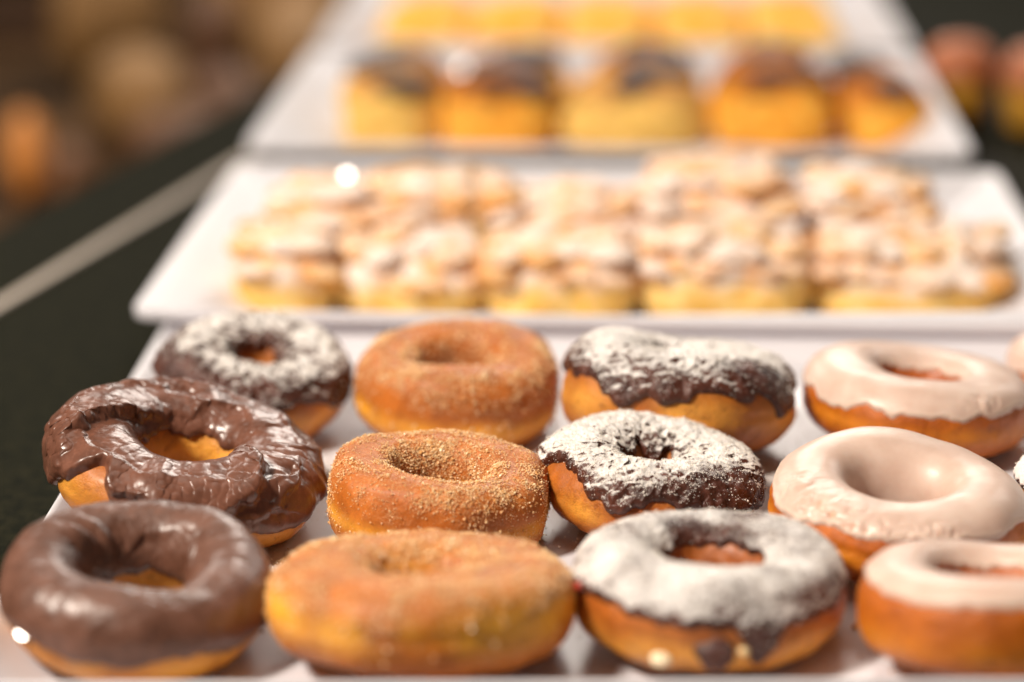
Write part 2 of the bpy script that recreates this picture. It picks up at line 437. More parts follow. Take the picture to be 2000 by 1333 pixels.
# ------------------------------------------------------------------ platters
def rrect(hx, hy, r, n=10):
    pts = []
    r = max(r, 0.0008)
    for cx, cy, a in ((hx - r, hy - r, 0), (-hx + r, hy - r, 90), (-hx + r, -hy + r, 180), (hx - r, -hy + r, 270)):
        for k in range(n + 1):
            t = R(a + 90 * k / n); pts.append((cx + r * math.cos(t), cy + r * math.sin(t)))
    return pts
def platter_mesh(hx, hy, H, r=0.009, rim=0.03):
    prof = [(rim + 0.02, 0.0052), (rim + 0.004, 0.0053), (rim, 0.0056), (rim * .85, 0.0075), (rim * 0.5, 0.0053 + (H - .006) * .48), (rim * .25, 0.0053 + (H - .006) * .76), (0.003, H - 0.0008), (0.0012, H - 0.0001), (0.0006, H - 0.0003),
            (0.0002, H - 0.0009), (0.0002, H - 0.0050), (0.0006, H - 0.0060), (0.0018, H - 0.0066), (0.006, H - 0.0072), (rim * 0.8, 0.0012), (rim + 0.006, 0.0), (rim + .02, 0.0)]
    rings = []
    for d, z in prof:
        rings.append([(x, y, z) for x, y in rrect(hx - d, hy - d, r - d * 0.5)])
    n = len(rings[0]); V = np.array([p for rg in rings for p in rg]); F = []
    for i in range(len(rings) - 1):
        for k in range(n):
            F.append((i * n + k, i * n + (k + 1) % n, (i + 1) * n + (k + 1) % n, (i + 1) * n + k))
    me = bpy.data.meshes.new('platter')
    F = [tuple(reversed(f)) for f in F]
    F.append(tuple(range(n))); F.append(tuple(reversed(range(len(V) - n, len(V)))))
    me.from_pydata(V.tolist(), [], F); me.materials.append(PLAT)
    me.polygons.foreach_set('use_smooth', [True] * (len(F) - 2) + [False, False]); me.update()
    return me
def platter(cx, cy, hx, hy, H, z, rz, label, ry=0, rim=0.050):
    o = link('platter', platter_mesh(hx, hy, H, rim=rim)); o.location = (cx, cy, z); o.rotation_euler = (0, ry, R(rz))
    return tag(o, label, 'platter', 'white platters lined up along the counter')
# front platter pivots about its left edge
hx1 = 0.218; hy1 = 0.192
platter(P1_X0 + hx1 * math.cos(P1_ROLL), 0.686 + hy1 - 0.009, hx1, hy1 + 0.003, 0.0235, CZ + hx1 * math.sin(P1_ROLL), 0.4,
        'white platter nearest the front, holding the ring doughnuts', ry=-P1_ROLL, rim=0.026)
platter(-0.010, 1.198, 0.217, 0.148, 0.030, CZ + 0.002, -0.3, 'second white platter from the front, under the sugared crumb cakes')
platter(-0.014, 1.517, 0.211, 0.150, 0.032, CZ + 0.006, 0.0, 'third white platter from the front, under the brown topped cake slices')
platter(-0.014, 1.829, 0.209, 0.150, 0.032, CZ + 0.010, 0.4, 'farthest white platter, under the bright yellow cake squares')

# ------------------------------------------------------------------ doughnuts
GR = 'ring doughnuts on the front platter'

# -- cinnamon sugar
def cinnamon(label, D, h, hole, x, y, tilt, roll, yaw, seed, n_gr, gsize, sq=2.6, corners=None, band=(0.5, 0.3), lump=0.04, nu=260, bn=0.5, sy=1.0):
    t = thing('ring_doughnut', label, 'doughnut', group=GR)
    r = Ring(D, h, hole, seed, lump, sq, corners=corners)
    make_dough(r, D_cin, t, nu=nu, nv=120, band=band, bandnoise=bn)
    U, V, P, N = r.surf(260, 120)
    inner = sm(-np.cos(V), 0.2, 0.8) * 0.6
    w = sm(N[..., 2] + 0.5 * fbm(P, 70, 2, seed + 3) + inner, -0.25, 0.9) + 0.05
    w = w * (np.linalg.norm(P[..., :2], axis=-1)) * (P[..., 2] > 0.2 * h)
    w = w * np.clip(0.5 + 1.2 * fbm(P, 150, 2, seed + 8), 0.08, 2) * np.clip(0.5 + 1.5 * fbm(P, 50, 3, seed + 2), 0.08, 2)
    grains('sugar_crystals', P, N, w, n_gr, gsize, G_sugar, t, seed)
    settle(t, x, y, tilt, roll, yaw, sy=sy)
    return t
cinnamon('cinnamon sugar ring doughnut in the front row, pale yellow band on its left side', 0.1020, 0.030, 0.029, -0.0665, 0.730, -8, 1, 20, 11, 11000, 0.0006,
         band=(0.60, 0.5), lump=0.03, bn=1.2)
cinnamon('cinnamon sugar ring doughnut with coarse sugar crystals, between two other cinnamon ones', 0.0815, 0.0305, 0.031, -0.0700, 0.834, 3, 3, 0, 12, 18000, 0.00048,
         sq=2.8, sy=0.88, corners=[(R(22), 0.30, 0.0025), (R(150), 0.3, 0.002), (R(-28), 0.28, 0.0028), (R(215), 0.3, 0.001)], band=(0.45, 0.2), lump=0.045)
cinnamon('smooth brown cinnamon ring doughnut in the back row, deep round hole', 0.0855, 0.0350, 0.028, -0.0710, 0.955, 5, 2, 0, 13, 7000, 0.0007,
         sq=2.7, sy=0.88, corners=[(R(35), 0.3, 0.0020), (R(80), 0.3, -0.001)], band=(0.35, 0.25), lump=0.04)

# -- glazed
def glazed(label, D, h, hole, x, y, tilt, roll, yaw, seed, v_out=0.15, v_in=2.9, thin=(), T=0.0008, drips=(), nu=420, nv=170, lump=0.014, en=0.5, sq=2.3, name='vanilla_glaze', mat=None, band=(0.42, 0.24)):
    t = thing('ring_doughnut', label, 'doughnut', group=GR)
    r = Ring(D, h, hole, seed, lump, sq); r.coarse = 0.45
    make_dough(r, D_glz, t, band=band)
    U, V, P, N = r.surf(nu, nv, 0.0)
    s, th = icing_field(r, U, V, P, v_out, v_in, en, T, 0.0028, drips, seed)
    rough = 0.00035 * fbm(P, 45, 2, seed + 20) * (s > 0)
    tn = np.zeros_like(U)
    for (uu, vv, su, sv) in thin:
        du = (U - uu + np.pi) % (2 * np.pi) - np.pi
        tn = tn + np.exp(-(du / su) ** 2 - ((V - vv) / sv) ** 2)
    pits = tn * np.clip(fbm(P, 230, 3, seed + 21), -0.2, 1)
    crust = tn * np.abs(fbm(P, 130, 2, seed + 22)) * 0.0019
    ridge = np.exp(-((s - 0.0016) / 0.0009) ** 2)
    th = th + rough - 0.0014 * np.clip(pits, 0, 1) * (s > 0) + crust * (s > 0) + 0.0002 * ridge
    Q = P + N * th[..., None]
    me = mesh_np(name, Q.reshape(-1, 3), grid_faces(nu, nv), mat or GLZ, {'thin': np.clip(pits * 1.9, 0, 1) * tn, 'lip': ridge * 0.6 * (s > -.001)})
    link(name, me, t)
    settle(t, x, y, tilt, roll, yaw)
    return t, r, (U, V, Q, r.normals(Q), s)
glazed('vanilla glazed ring doughnut at the front right corner, partly outside the picture', 0.0840, 0.031, 0.034, 0.1165, 0.717, -12, 1, 0, 21,
       v_out=0.55, v_in=2.55, drips=[(R(-60), 0.25, 0.25)], en=0.25, band=(0.25, 0.35))
glazed('vanilla glazed ring doughnut in the middle row, patchy glaze over its near left side', 0.0935, 0.029, 0.034, 0.0970, 0.820, 2, 3, 0, 22,
       v_out=0.50, v_in=3.6, thin=[(R(222), 0.9, 0.45, 0.5), (R(250), 0.75, 0.35, 0.35), (R(195), 1.2, 0.2, 0.4), (R(280), 0.8, 0.22, 0.3)], drips=[(R(200), 0.4, 0.2), (R(-20), 0.6, 0.15)], en=0.3, nu=560, nv=220, sq=2.2)
glazed('vanilla glazed ring doughnut in the back row, small chipped flap on its near edge', 0.0925, 0.0300, 0.028, 0.1165, 0.937, -3, 4, 0, 23,
       v_out=0.45, v_in=2.5, thin=[(R(300), 0.8, 0.2, 0.3)], drips=[(R(215), 0.2, 0.35), (R(250), 0.15, 0.3), (R(180), 0.3, 0.3), (R(285), 0.13, 0.3)], en=0.45)

# -- powdered chocolate
def powdered(label, D, h, hole, x, y, tilt, roll, yaw, seed, v_out, v_in, pow_fn, n_gr, T=0.0022, lumps=0.0010, drips=(), nu=420, nv=170, lump=0.05, sq=2.2,
             lift=0.0, extra=None, en=0.6, topdip=0.0, band=(0.5, 0.35), gsize=0.00036):
    t = thing('ring_doughnut', label, 'doughnut', group=GR)
    r = Ring(D, h, hole, seed, lump, sq, topdip=topdip)
    make_dough(r, D_fry, t, band=band, bandnoise=0.9)
    U, V, P, N = r.surf(nu, nv)
    s, th = icing_field(r, U, V, P, v_out, v_in, en, T, 0.0030, drips, seed)
    ins = sm(s, 0, 0.003)
    warp = P + 0.004 * np.stack([fbm(P, 90, 2, seed + 31), fbm(P, 90, 2, seed + 32), fbm(P, 90, 2, seed + 33)], -1)
    wr = 1 - np.abs(fbm(warp, 120, 3, seed + 30)) * 2.2
    th = th + ins * (lumps * (wr - 0.4) + 0.5 * lumps * fbm(P, 420, 2, seed + 34))
    Q = P + N * th[..., None]; QN = r.normals(Q)
    pw = pow_fn(U, V, Q, QN, seed)
    me = mesh_np('chocolate_icing', Q.reshape(-1, 3), grid_faces(nu, nv), CH_pow, {'powder': pw})
    link('chocolate_icing', me, t)
    w = np.clip(pw, 0.02, 1) * (s > 0) * np.linalg.norm(P[..., :2], axis=-1) + 0.02 * (Q[..., 2] > 0.3 * h) * np.linalg.norm(P[..., :2], axis=-1)
    grains('icing_sugar', Q, QN, w, n_gr, gsize, G_powder, t, seed)
    settle(t, x, y, tilt, roll, yaw, lift)
    return t, r
def pfn(zlo, zhi, amp=0.5, sc=60, spots=(), gain=1.0):
    def f(U, V, Q, N, seed):
        a = sm(N[..., 2], zlo, zhi) * gain + amp * fbm(Q, sc, 3, seed + 40)
        for (uu, vv, su, sv, am) in spots:
            du = (U - uu + np.pi) % (2 * np.pi) - np.pi
            a = a + am * np.exp(-(du / su) ** 2 - ((V - vv) / sv) ** 2)
        return np.clip(a, 0, 1.1)
    return f
tp, rp = powdered('chocolate ring doughnut under thick icing sugar, red speck on its left edge', 0.0910, 0.031, 0.030, 0.0275, 0.747, -1, 1, 0, 31,
         0.30, 2.5, pfn(-0.15, 0.6, 0.35, 60, [(R(110), 2.1, 0.35, 0.35, -0.8), (R(60), 1.5, 0.2, 0.2, -0.35), (R(-35), 0.7, 0.5, 0.3, -0.45), (R(80), 2.2, 0.8, 0.3, -0.4)], 0.88), 7000, T=0.0015, lumps=0.0006,
         drips=[(R(190), 0.3, 0.1), (R(-70), 0.13, 0.9)], en=0.35, band=(0.30, 0.35))
powdered('powdered chocolate doughnut in the middle row, bare glossy chocolate on its near right side', 0.0815, 0.027, 0.021, 0.0085, 0.853, 1, 3, 0, 32,
         0.35, 2.55, pfn(0.25, 0.95, 0.45, 75, [(R(-50), 0.7, 0.6, 0.45, -0.75), (R(180), 1.0, 0.5, 0.5, 0.25), (R(90), 1.6, 0.8, 0.5, 0.3), (R(95), 2.3, 0.25, 0.3, -0.4)], 1.05), 16000, T=0.0026, lumps=0.0014,
         drips=[(R(-45), 0.5, 0.35), (R(215), 0.35, -0.55), (R(0), 0.4, 0.35)], nu=640, nv=230, lump=0.07, en=0.8, topdip=0.12, gsize=0.00034)
powdered('plump chocolate doughnut dusted with icing sugar in the back row, its hole hidden', 0.0950, 0.038, 0.012, 0.0185, 0.927, -9, 4, 0, 33,
         0.40, 3.3, pfn(0.2, 0.9, 0.4, 60, [(R(-40), 0.8, 0.4, 0.35, -0.8), (R(200), 0.8, 0.5, 0.4, -0.3)], 1.0), 8000, T=0.0022, lumps=0.0012,
         drips=[(R(-110), 0.3, 0.45), (R(-30), 0.2, 0.5), (R(235), 0.2, 0.2), (R(255), 0.15, -0.4)], lump=0.05, en=0.7, band=(0.45, 0.4))
powdered('small powdered chocolate doughnut in the back left corner of the front platter', 0.0780, 0.031, 0.022, -0.1590, 0.957, 7, 9, 0, 34,
         0.10, 2.6, pfn(0.45, 0.98, 0.5, 70, [(R(225), 0.8, 0.7, 0.5, -0.6), (R(-60), 0.9, 0.5, 0.3, -0.2)], 1.0), 8000, T=0.0025, lumps=0.0016,
         drips=[(R(-95), 0.3, 0.5), (R(-50), 0.25, -0.5), (R(-15), 0.2, 0.3)], lump=0.05, en=0.7, lift=0.002)

# -- red speck and crumbs that sit on the front powdered one
def blob(name, r, mat, parent, seed, squash=0.7, n=16, amp=0.25):
    th = np.linspace(0, np.pi, n); ph = np.arange(2 * n) / (2 * n) * 2 * np.pi
    T, Ph = np.meshgrid(th, ph, indexing='ij')
    P = np.stack([np.sin(T) * np.cos(Ph), np.sin(T) * np.sin(Ph), np.cos(T)], -1)
    P = P * (1 + amp * fbm(P, 1.6, 2, seed))[..., None] * r * np.array([1, 1, squash])
    f = grid_faces(n, 2 * n, False, True)
    me = mesh_np(name, P.reshape(-1, 3), f[:, ::-1], mat, {'tint': np.full(T.size, (seed * 0.37) % 1.0)})
    return link(name, me, parent)
RED = mat_plain('red_candy', (0.70, 0.05, 0.03), (0.8, 0.1, 0.05), 300, 0.4, 0.1)
b_ = blob('red_speck', 0.0019, RED, tp, 3); 
def ringpt(r, u, v, out=0.0):
    p = r.P(np.array(u), np.array(v)); c = r.P(np.array(u), np.array(v + 0.01)); 
    rad = np.array([math.cos(u) * math.cos(v), math.sin(u) * math.cos(v), math.sin(v)])
    return tuple(p + rad * out)
b_.location = ringpt(rp, R(203), 0.35, 0.0025)
for k, (u_, v_, s_) in enumerate([(R(250), -0.45, 0.0034), (R(283), -0.15, 0.0018)]):
    c_ = blob('crumb', s_, G_crumb, tp, 5 + k); c_.location = ringpt(rp, u_, v_, 0.0008)
c_ = blob('chocolate_smear', 0.0062, CH_pow, tp, 9, 0.6, 24, 0.35); c_.location = ringpt(rp, R(272), -0.2, -0.0008); c_.rotation_euler = (R(80), 0, 0)

# -- plain chocolate ones, with folded icing
def chocolate(label, D, h, hole, x, y, tilt, roll, yaw, seed, v_out, v_in, mat, T, folds, wrink, crinkle, nu, nv, drips=(), lump=0.03, sq=2.2, en=0.3, lift=0.0, band=(0.5, 0.4), blisters=(), topdip=0.0):
    t = thing('ring_doughnut', label, 'doughnut', group=GR)
    r = Ring(D, h, hole, seed, lump, sq, topdip=topdip)
    make_dough(r, D_fry, t, band=band, bandnoise=0.7)
    U, V, P, N = r.surf(nu, nv)
    s, th = icing_field(r, U, V, P, v_out, v_in, en, T, 0.0032, drips, seed)
    ins = sm(s, 0, 0.004)
    Vm = np.where(V > np.pi * 1.5, V - 2 * np.pi, V)
    # skin coordinates: u along the ring, v across it, both in metres
    A = U * D * 0.36; B = Vm * (D - hole) / 4
    K = np.stack([A, B, 0 * A], -1)
    wx = 0.0035 * fbm(P, 70, 3, seed + 1); wy = 0.0035 * fbm(P, 70, 3, seed + 2)
    d = np.zeros_like(A)
    for (pts, w, hgt) in folds:   # creases swept through the icing: a steep lip on one side, a long slope on the other
        pts = np.array([(R(pu) * D * 0.36, pv * (D - hole) / 4) for pu, pv in pts])
        best = np.full(A.shape, 1e9); side = np.zeros_like(A); along_t = np.zeros_like(A)
        n = len(pts) - 1
        per = 2 * np.pi * D * 0.36
        for kk in range(n):
            p0, p1 = pts[kk], pts[kk + 1]; e = p1 - p0; L2 = (e ** 2).sum()
            for sh in (-per, 0, per):
                X = A + wx + sh - p0[0]; Y = B + wy - p0[1]
                tt = np.clip((X * e[0] + Y * e[1]) / L2, 0, 1)
                ddx = X - tt * e[0]; ddy = Y - tt * e[1]; dist = np.hypot(ddx, ddy)
                sg = np.sign(e[0] * Y - e[1] * X)
                m = dist < best
                best = np.where(m, dist, best); side = np.where(m, sg, side); along_t = np.where(m, (kk + tt) / n, along_t)
        fade = np.sin(np.pi * np.clip(along_t, 0.03, 0.97)) ** 0.5
        prof = np.where(side > 0, np.exp(-best / w * 1.1), np.exp(-(best / (w * 0.15)) ** 2) * 1.12 - 0.12 * np.exp(-best / (w * 0.7)))
        d = d + hgt * fade * prof
    for (uu, vv, su, sv, amp, fr, ang) in wrink:   # fields of parallel wrinkles
        du = (U - R(uu) + np.pi) % (2 * np.pi) - np.pi
        m = np.exp(-(du / su) ** 4 - ((Vm - vv) / sv) ** 4)
        ca, sa = math.cos(R(ang)), math.sin(R(ang))
        q = np.stack([(A * ca + B * sa + wx * 0.5) * fr, (-A * sa + B * ca + wy * 0.5) * fr * 0.30, 0 * A], -1)
        rd = 1 - np.abs(noise(q, 1.0, seed + uu * 0.01)) * 2.6
        rd2 = 1 - np.abs(noise(q * 2.1, 1.0, seed + 3)) * 2.6
        d = d + amp * m * (np.clip(rd, -0.5, 1) + 0.06 * rd2)
    cr = 1 - np.abs(fbm(P + np.stack([wx, wy, wx], -1), 260, 2, seed + 5)) * 3
    d = d + crinkle * cr * np.clip(0.5 + 1.3 * fbm(P, 50, 2, seed + 7), 0, 1)
    for (uu, vv, rad, hgt) in blisters:
        du = ((U - R(uu) + np.pi) % (2 * np.pi) - np.pi) * D * 0.36; dvv = (Vm - vv) * (D - hole) / 4
        d = d + hgt * np.exp(-((du / rad) ** 2 + (dvv / rad) ** 2) ** 1.5)
    for _ in range(3):
        d = (np.roll(d, 1, 0) + 2 * d + np.roll(d, -1, 0)) / 4
        d = (np.roll(d, 1, 1) + 2 * d + np.roll(d, -1, 1)) / 4
    d = np.maximum(d, -0.0012)
    Q = P + N * (th + ins * d)[..., None]
    me = mesh_np('chocolate_icing', Q.reshape(-1, 3), grid_faces(nu, nv), mat)
    link('chocolate_icing', me, t)
    settle(t, x, y, tilt, roll, yaw, lift)
    return t, r

chocolate('chocolate iced ring doughnut with smooth matt icing in the front left corner of the platter', 0.0880, 0.030, 0.038, -0.1635, 0.741, 6, 4, 0, 41,
          -0.10, 3.3, CH_front, 0.0026,
          [([(150, 2.4), (165, 1.7), (178, 1.0)], 0.006, 0.0022), ([(130, 2.6), (140, 1.9), (160, 1.2)], 0.006, 0.0018), ([(112, 2.6), (100, 2.2), (60, 2.0)], 0.009, 0.0014),
           ([(20, 2.6), (40, 2.2), (70, 2.1)], 0.006, 0.0015), ([(-20, 1.4), (-60, 1.1), (-110, 1.2)], 0.009, 0.0007)],
          [(150, 1.6, 0.6, 0.8, 0.0007, 150, 60)], 0.00015, 360, 150, drips=[(R(250), 0.3, -0.1), (R(-60), 0.3, -0.15), (R(-100), 0.3, 0.15)], en=0.25, sq=2.1, topdip=0.25, band=(0.3, 0.5))

chocolate('chocolate iced ring doughnut with deep glossy folds and wrinkles, yellow dough showing in its hole', 0.1010, 0.029, 0.036, -0.1690, 0.848, 4, 13, 0, 42,
          0.05, 2.75, CH_mid, 0.0026,
          [([(214, 0.5), (205, 1.1), (185, 1.7), (160, 2.1), (130, 2.2)], 0.014, 0.0050),
           ([(222, 0.35), (240, 0.55), (262, 0.6), (285, 0.45)], 0.007, 0.0032),
           ([(286, 0.3), (300, 0.7), (318, 1.3), (333, 1.9), (350, 2.4)], 0.010, 0.0052),
           ([(305, 0.4), (322, 0.75), (340, 1.05), (5, 1.3)], 0.006, 0.0020),
           ([(100, 2.3), (85, 1.8), (60, 1.7), (30, 2.0)], 0.007, 0.0022),
           ([(150, 1.0), (120, 1.4), (95, 1.5)], 0.005, 0.0018)],
          [(85, 1.1, 0.95, 0.9, 0.0016, 115, 60), (10, 0.9, 0.60, 0.8, 0.0018, 120, 25), (258, 1.2, 0.50, 0.8, 0.0012, 75, 15), (320, 0.5, 0.30, 0.5, 0.0008, 130, 55)],
          0.00004, 760, 280,
          drips=[(R(235), 0.16, -0.95), (R(205), 0.12, 0.5), (R(280), 0.3, 0.3), (R(320), 0.3, 0.1)], en=0.35, lump=0.03, sq=2.2, band=(0.5, 0.55),
          blisters=[(196, 0.7, 0.0020, 0.0012), (190, 0.5, 0.0014, 0.0010), (184, 0.9, 0.001, 0.0008), (200, 1.2, 0.001, 0.0006), (188, 1.3, 0.0012, 0.0006), (203, 0.4, 0.0016, 0.001)])

# -- two more cut off by the right edge of the picture
glazed('pinkish glazed doughnut peeking in at the right edge, behind the back row', 0.062, 0.026, 0.02, 0.1930, 0.990, 0, 0, 0, 24, v_out=0.1, v_in=2.9, en=0.3,
       thin=[(R(190), 0.6, 0.6, 0.7)], nu=240, nv=110)
powdered('powdered doughnut peeking in at the right edge, beside the middle glazed one', 0.066, 0.026, 0.02, 0.1780, 0.846, 2, 0, 0, 35,
         0.2, 2.8, pfn(-0.6, 0.1, 0.3, 60, (), 1.2), 2500, lumps=0.0006, nu=240, nv=110)

# ------------------------------------------------------------------ spilled sugar on the front platter
rs = np.random.RandomState(5)
spots = [(-0.131, 0.700, 0.013), (-0.118, 0.800, 0.015), (-0.116, 0.905, 0.02), (-0.022, 0.700, 0.012), (0.066, 0.90, 0.02), (-0.03, 0.90, 0.02), (-0.10, 0.775, 0.012), (0.06, 0.79, 0.015), (-0.019, 0.79, 0.012)]
pts = []
for (sx, sy, sr) in spots:
    q = rs.normal(size=(2600, 2)) * sr * 0.5; pts.append(np.column_stack([q[:, 0] + sx, q[:, 1] + sy]))
pts.append(np.column_stack([rs.uniform(-0.18, 0.19, 4000), rs.uniform(0.72, 1.0, 4000)]))
pts = np.concatenate(pts); pts = pts[pts[:, 1] > 0.702]
Pz = 0.0053 + CZ + math.tan(P1_ROLL) * (pts[:, 0] - P1_X0) + 0.0002
PP = np.column_stack([pts, Pz]); NN = np.tile([0, 0, 1.0], (len(PP), 1))
grains('spilled_sugar', PP, NN, np.ones(len(PP)), len(PP), 0.00055, G_spill, None, 77, lift=0.3)

pts = np.column_stack([rs.uniform(-0.19, 0.20, 220), rs.uniform(0.71, 1.02, 220)])
PP = np.column_stack([pts, 0.0053 + CZ + math.tan(P1_ROLL) * (pts[:, 0] - P1_X0) + 0.0002]); NN = np.tile([0, 0, 1.0], (len(PP), 1))
o = grains('tray_crumbs', PP, NN, np.ones(len(PP)), 220, 0.0011, mat_grain('brown_crumbs', (0.10, 0.04, 0.02), (0.7, 0.35, 0.1), 0.8, 0.2), None, 78, lift=0.3)

# ------------------------------------------------------------------ cakes on the platters behind
def cake_block(name, w, d, h, mat, parent, seed, n=4.0, amp=0.0015, sc=60, res=30, top0=0.62):
    """a cut block of cake: rounded box with an uneven surface; 'top' tells crust from crumb"""
    m = res
    th = np.linspace(-np.pi / 2, np.pi / 2, m); ph = np.arange(2 * m) / (2 * m) * 2 * np.pi
    T, Ph = np.meshgrid(th, ph, indexing='ij')
    e = 2 / n
    f = lambda x: np.sign(x) * np.abs(x) ** e
    P = np.stack([f(np.cos(T)) * f(np.cos(Ph)) * w / 2, f(np.cos(T)) * f(np.sin(Ph)) * d / 2, f(np.sin(T)) * h / 2 + h / 2], -1)
    dirn = P - [0, 0, h / 2]; dirn /= np.linalg.norm(dirn, axis=-1, keepdims=True)
    P = P + dirn * (amp * fbm(P, sc, 3, seed))[..., None]
    P[..., 2] = np.maximum(P[..., 2] * 1.2 - 0.2 * h, 0)
    top = sm(P[..., 2] / h + 0.25 * fbm(P, 60, 2, seed + 2), top0, top0 + 0.2)
    me = mesh_np(name, P.reshape(-1, 3), grid_faces(m, 2 * m, False, True), mat, {'top': top})
    return link(name, me, parent)

def mat_cake(name, side1, side2, top1, top2, sc=120, spots=None):
    m = M(name); n = m.noise(sc, 4, 0.6); t = m.attr('top')
    side = m.mix(m.mr(n, 0.35, 0.65), side1, side2)
    top = m.mix(m.mr(m.noise(70, 3), 0.4, 0.62), top1, top2)
    m.set(color=m.mix(t, side, top), rough=0.8, spec=0.04, normal=m.bump(n, 0.5, 0.001), sss=0.2, sssr=(1, 0.6, 0.2), ssss=0.005)
    return m.m
C_crumb = mat_cake('yellow_crumb_cake', (0.84, 0.48, 0.09), (0.92, 0.68, 0.28), (0.84, 0.50, 0.24), (0.89, 0.77, 0.68))
def mat_streusel():
    m = M('sugared_streusel'); oi = m.n('ShaderNodeObjectInfo').outputs['Random']
    n = m.noise(110, 3, 0.6)
    c = m.mix(m.mr(n, 0.4, 0.6), (0.72, 0.30, 0.06), (0.88, 0.52, 0.15))
    geo = m.n('ShaderNodeTexCoord').outputs['Object']
    sep = m.n('ShaderNodeSeparateXYZ'); m.l(geo, sep.inputs[0])
    f = m.math('ADD', m.math('MULTIPLY', sep.outputs[2], 75.0), m.math('MULTIPLY', m.math('SUBTRACT', n, 0.5), 2.2))
    f = m.math('ADD', f, m.math('MULTIPLY', m.math('SUBTRACT', oi, 0.52), 1.5))
    c = m.mix(m.mr(f, -0.75, 0.8, 0.0, 0.86), c, (0.89, 0.80, 0.75))
    m.set(color=c, rough=0.85, normal=m.bump(m.noise(500, 3), 0.5, 0.001), spec=0.2)
    return m.m
STR = mat_streusel()
_crumbs = []
for k in range(6):
    oo = blob('streusel_crumb', 0.0098, STR, None, 50 + k, 0.70, 12, 0.32); _crumbs.append(oo.data); bpy.data.objects.remove(oo)
rr = random.Random(3)
def crumb_cake(x0, x1, y0, y1, h, top, label, rz=0.0):
    w, d = x1 - x0, y1 - y0
    t = thing('crumb_cake', label, 'crumb cake', ((x0 + x1) / 2, (y0 + y1) / 2 + rr.uniform(-.006, .004), CZ + 0.0072), (0, 0, R(rz + rr.uniform(-6, 6))), 'sugared crumb cakes on the second platter')
    hb = top - 0.002
    cake_block('cake_base', w + 0.006, d + 0.004, hb, C_crumb, t, rr.randint(1, 99), 2.7, 0.007, 40, res=40, top0=0.6 * h / hb)
    nx, ny = max(3, round(w / 0.0165)), max(3, round(d / 0.0170))
    for lay in (0, 1):
        for i in range(nx + (lay == 0)):
            for j in range(ny + (lay == 0)):
                k_ = nx + (lay == 0); l_ = ny + (lay == 0)
                cx = (i + 0.5) / k_ - 0.5 + rr.uniform(-.25, .25) / k_; cy = (j + 0.5) / l_ - 0.5 + rr.uniform(-.25, .25) / l_
                e = max(abs(cx), abs(cy)) * 2
                if lay == 0 and e < 0.6: continue
                s = rr.uniform(0.8, 1.25)
                c = link('streusel_crumb', rr.choice(_crumbs), t)
                z = (hb * (0.985 - 0.20 * e ** 3) if lay else h + 0.001) + rr.uniform(-0.002, 0.001)
                q_ = 0.94 if lay else 1.03
                c.location = (cx * w * q_, cy * d * q_, z)
                c.scale = (s * 1.05, s * 1.05, s * rr.uniform(.55, .7)); c.rotation_euler = (rr.uniform(-.15, .15), rr.uniform(-.15, .15), rr.uniform(0, 6.28))
    return t
crumb_cake(-0.190, -0.148, 1.124, 1.176, 0.024, 0.041, 'small crumb cake piece at the front left corner of the second platter')
crumb_cake(-0.180, -0.138, 1.178, 1.230, 0.034, 0.050, 'crumb cake piece behind the small corner piece, under the bright glint')
crumb_cake(-0.145, -0.072, 1.124, 1.176, 0.017, 0.036, 'crumb cake with a browned front corner, second from the left in the front')
crumb_cake(-0.132, -0.062, 1.178, 1.242, 0.036, 0.053, 'tall pale sugared crumb cake behind the second front piece')
crumb_cake(-0.070, 0.003, 1.124, 1.176, 0.021, 0.038, 'low crumb cake in the middle of the front of the second platter')
crumb_cake(-0.056, 0.003, 1.178, 1.236, 0.030, 0.046, 'low crumb cake in the middle back of the second platter, browned top')
crumb_cake(0.006, 0.085, 1.124, 1.180, 0.027, 0.043, 'crumb cake with wide yellow cut side, second from the right in front')
crumb_cake(0.010, 0.080, 1.184, 1.250, 0.040, 0.060, 'tall heavily sugared crumb cake behind the wide yellow sided piece', )
crumb_cake(0.091, 0.184, 1.124, 1.182, 0.022, 0.041, 'broad crumb cake at the front right end of the second platter', -1)
crumb_cake(0.091, 0.150, 1.184, 1.242, 0.040, 0.056, 'tall crumb cake with dark browned crumbs at the back right of the second platter', 3)

# brown topped slices
C_choc = mat_cake('golden_cake_with_brown_top', (0.80, 0.42, 0.07), (0.92, 0.56, 0.12), (0.30, 0.12, 0.04), (0.62, 0.26, 0.06))
C_gold = mat_cake('golden_cake_with_pale_top', (0.70, 0.43, 0.10), (0.92, 0.60, 0.18), (0.35, 0.15, 0.05), (0.80, 0.42, 0.12))
C_oran = mat_cake('orange_cake_with_brown_top', (0.82, 0.30, 0.025), (0.93, 0.54, 0.10), (0.24, 0.08, 0.02), (0.62, 0.20, 0.03))
CHT = mat_plain('dark_chocolate_top', (0.022, 0.010, 0.008), (0.06, 0.025, 0.018), 120, 0.35, 0.4, coat=0.1, spec=0.3)
def slice_(x0, x1, y0, y1, h, mat, label, tops, rz=0, rx=0):
    w, d = x1 - x0, y1 - y0
    t = thing('cake_slice', label, 'cake slice', ((x0 + x1) / 2, (y0 + y1) / 2 + rr.uniform(-.005, .006), CZ + 0.0112), (R(rx), 0, R(rz + rr.uniform(-7, 7))), 'brown topped cake slices on the third platter')
    cake_block('cake_body', w, d, h, mat, t, rr.randint(1, 99), 2.9, 0.008, 42)
    for (px, py, rx_, ry_, pz) in tops:
        b = blob('chocolate_patch', 1.0, CHT, t, rr.randint(1, 99), 0.22, 18, 0.3)
        b.scale = (rx_ * 1.15, ry_ * 1.1, 0.020); b.location = (px * w / 2, py * d / 2, h * pz); b.rotation_euler = (R(24), 0, R(rr.uniform(-15, 15)))
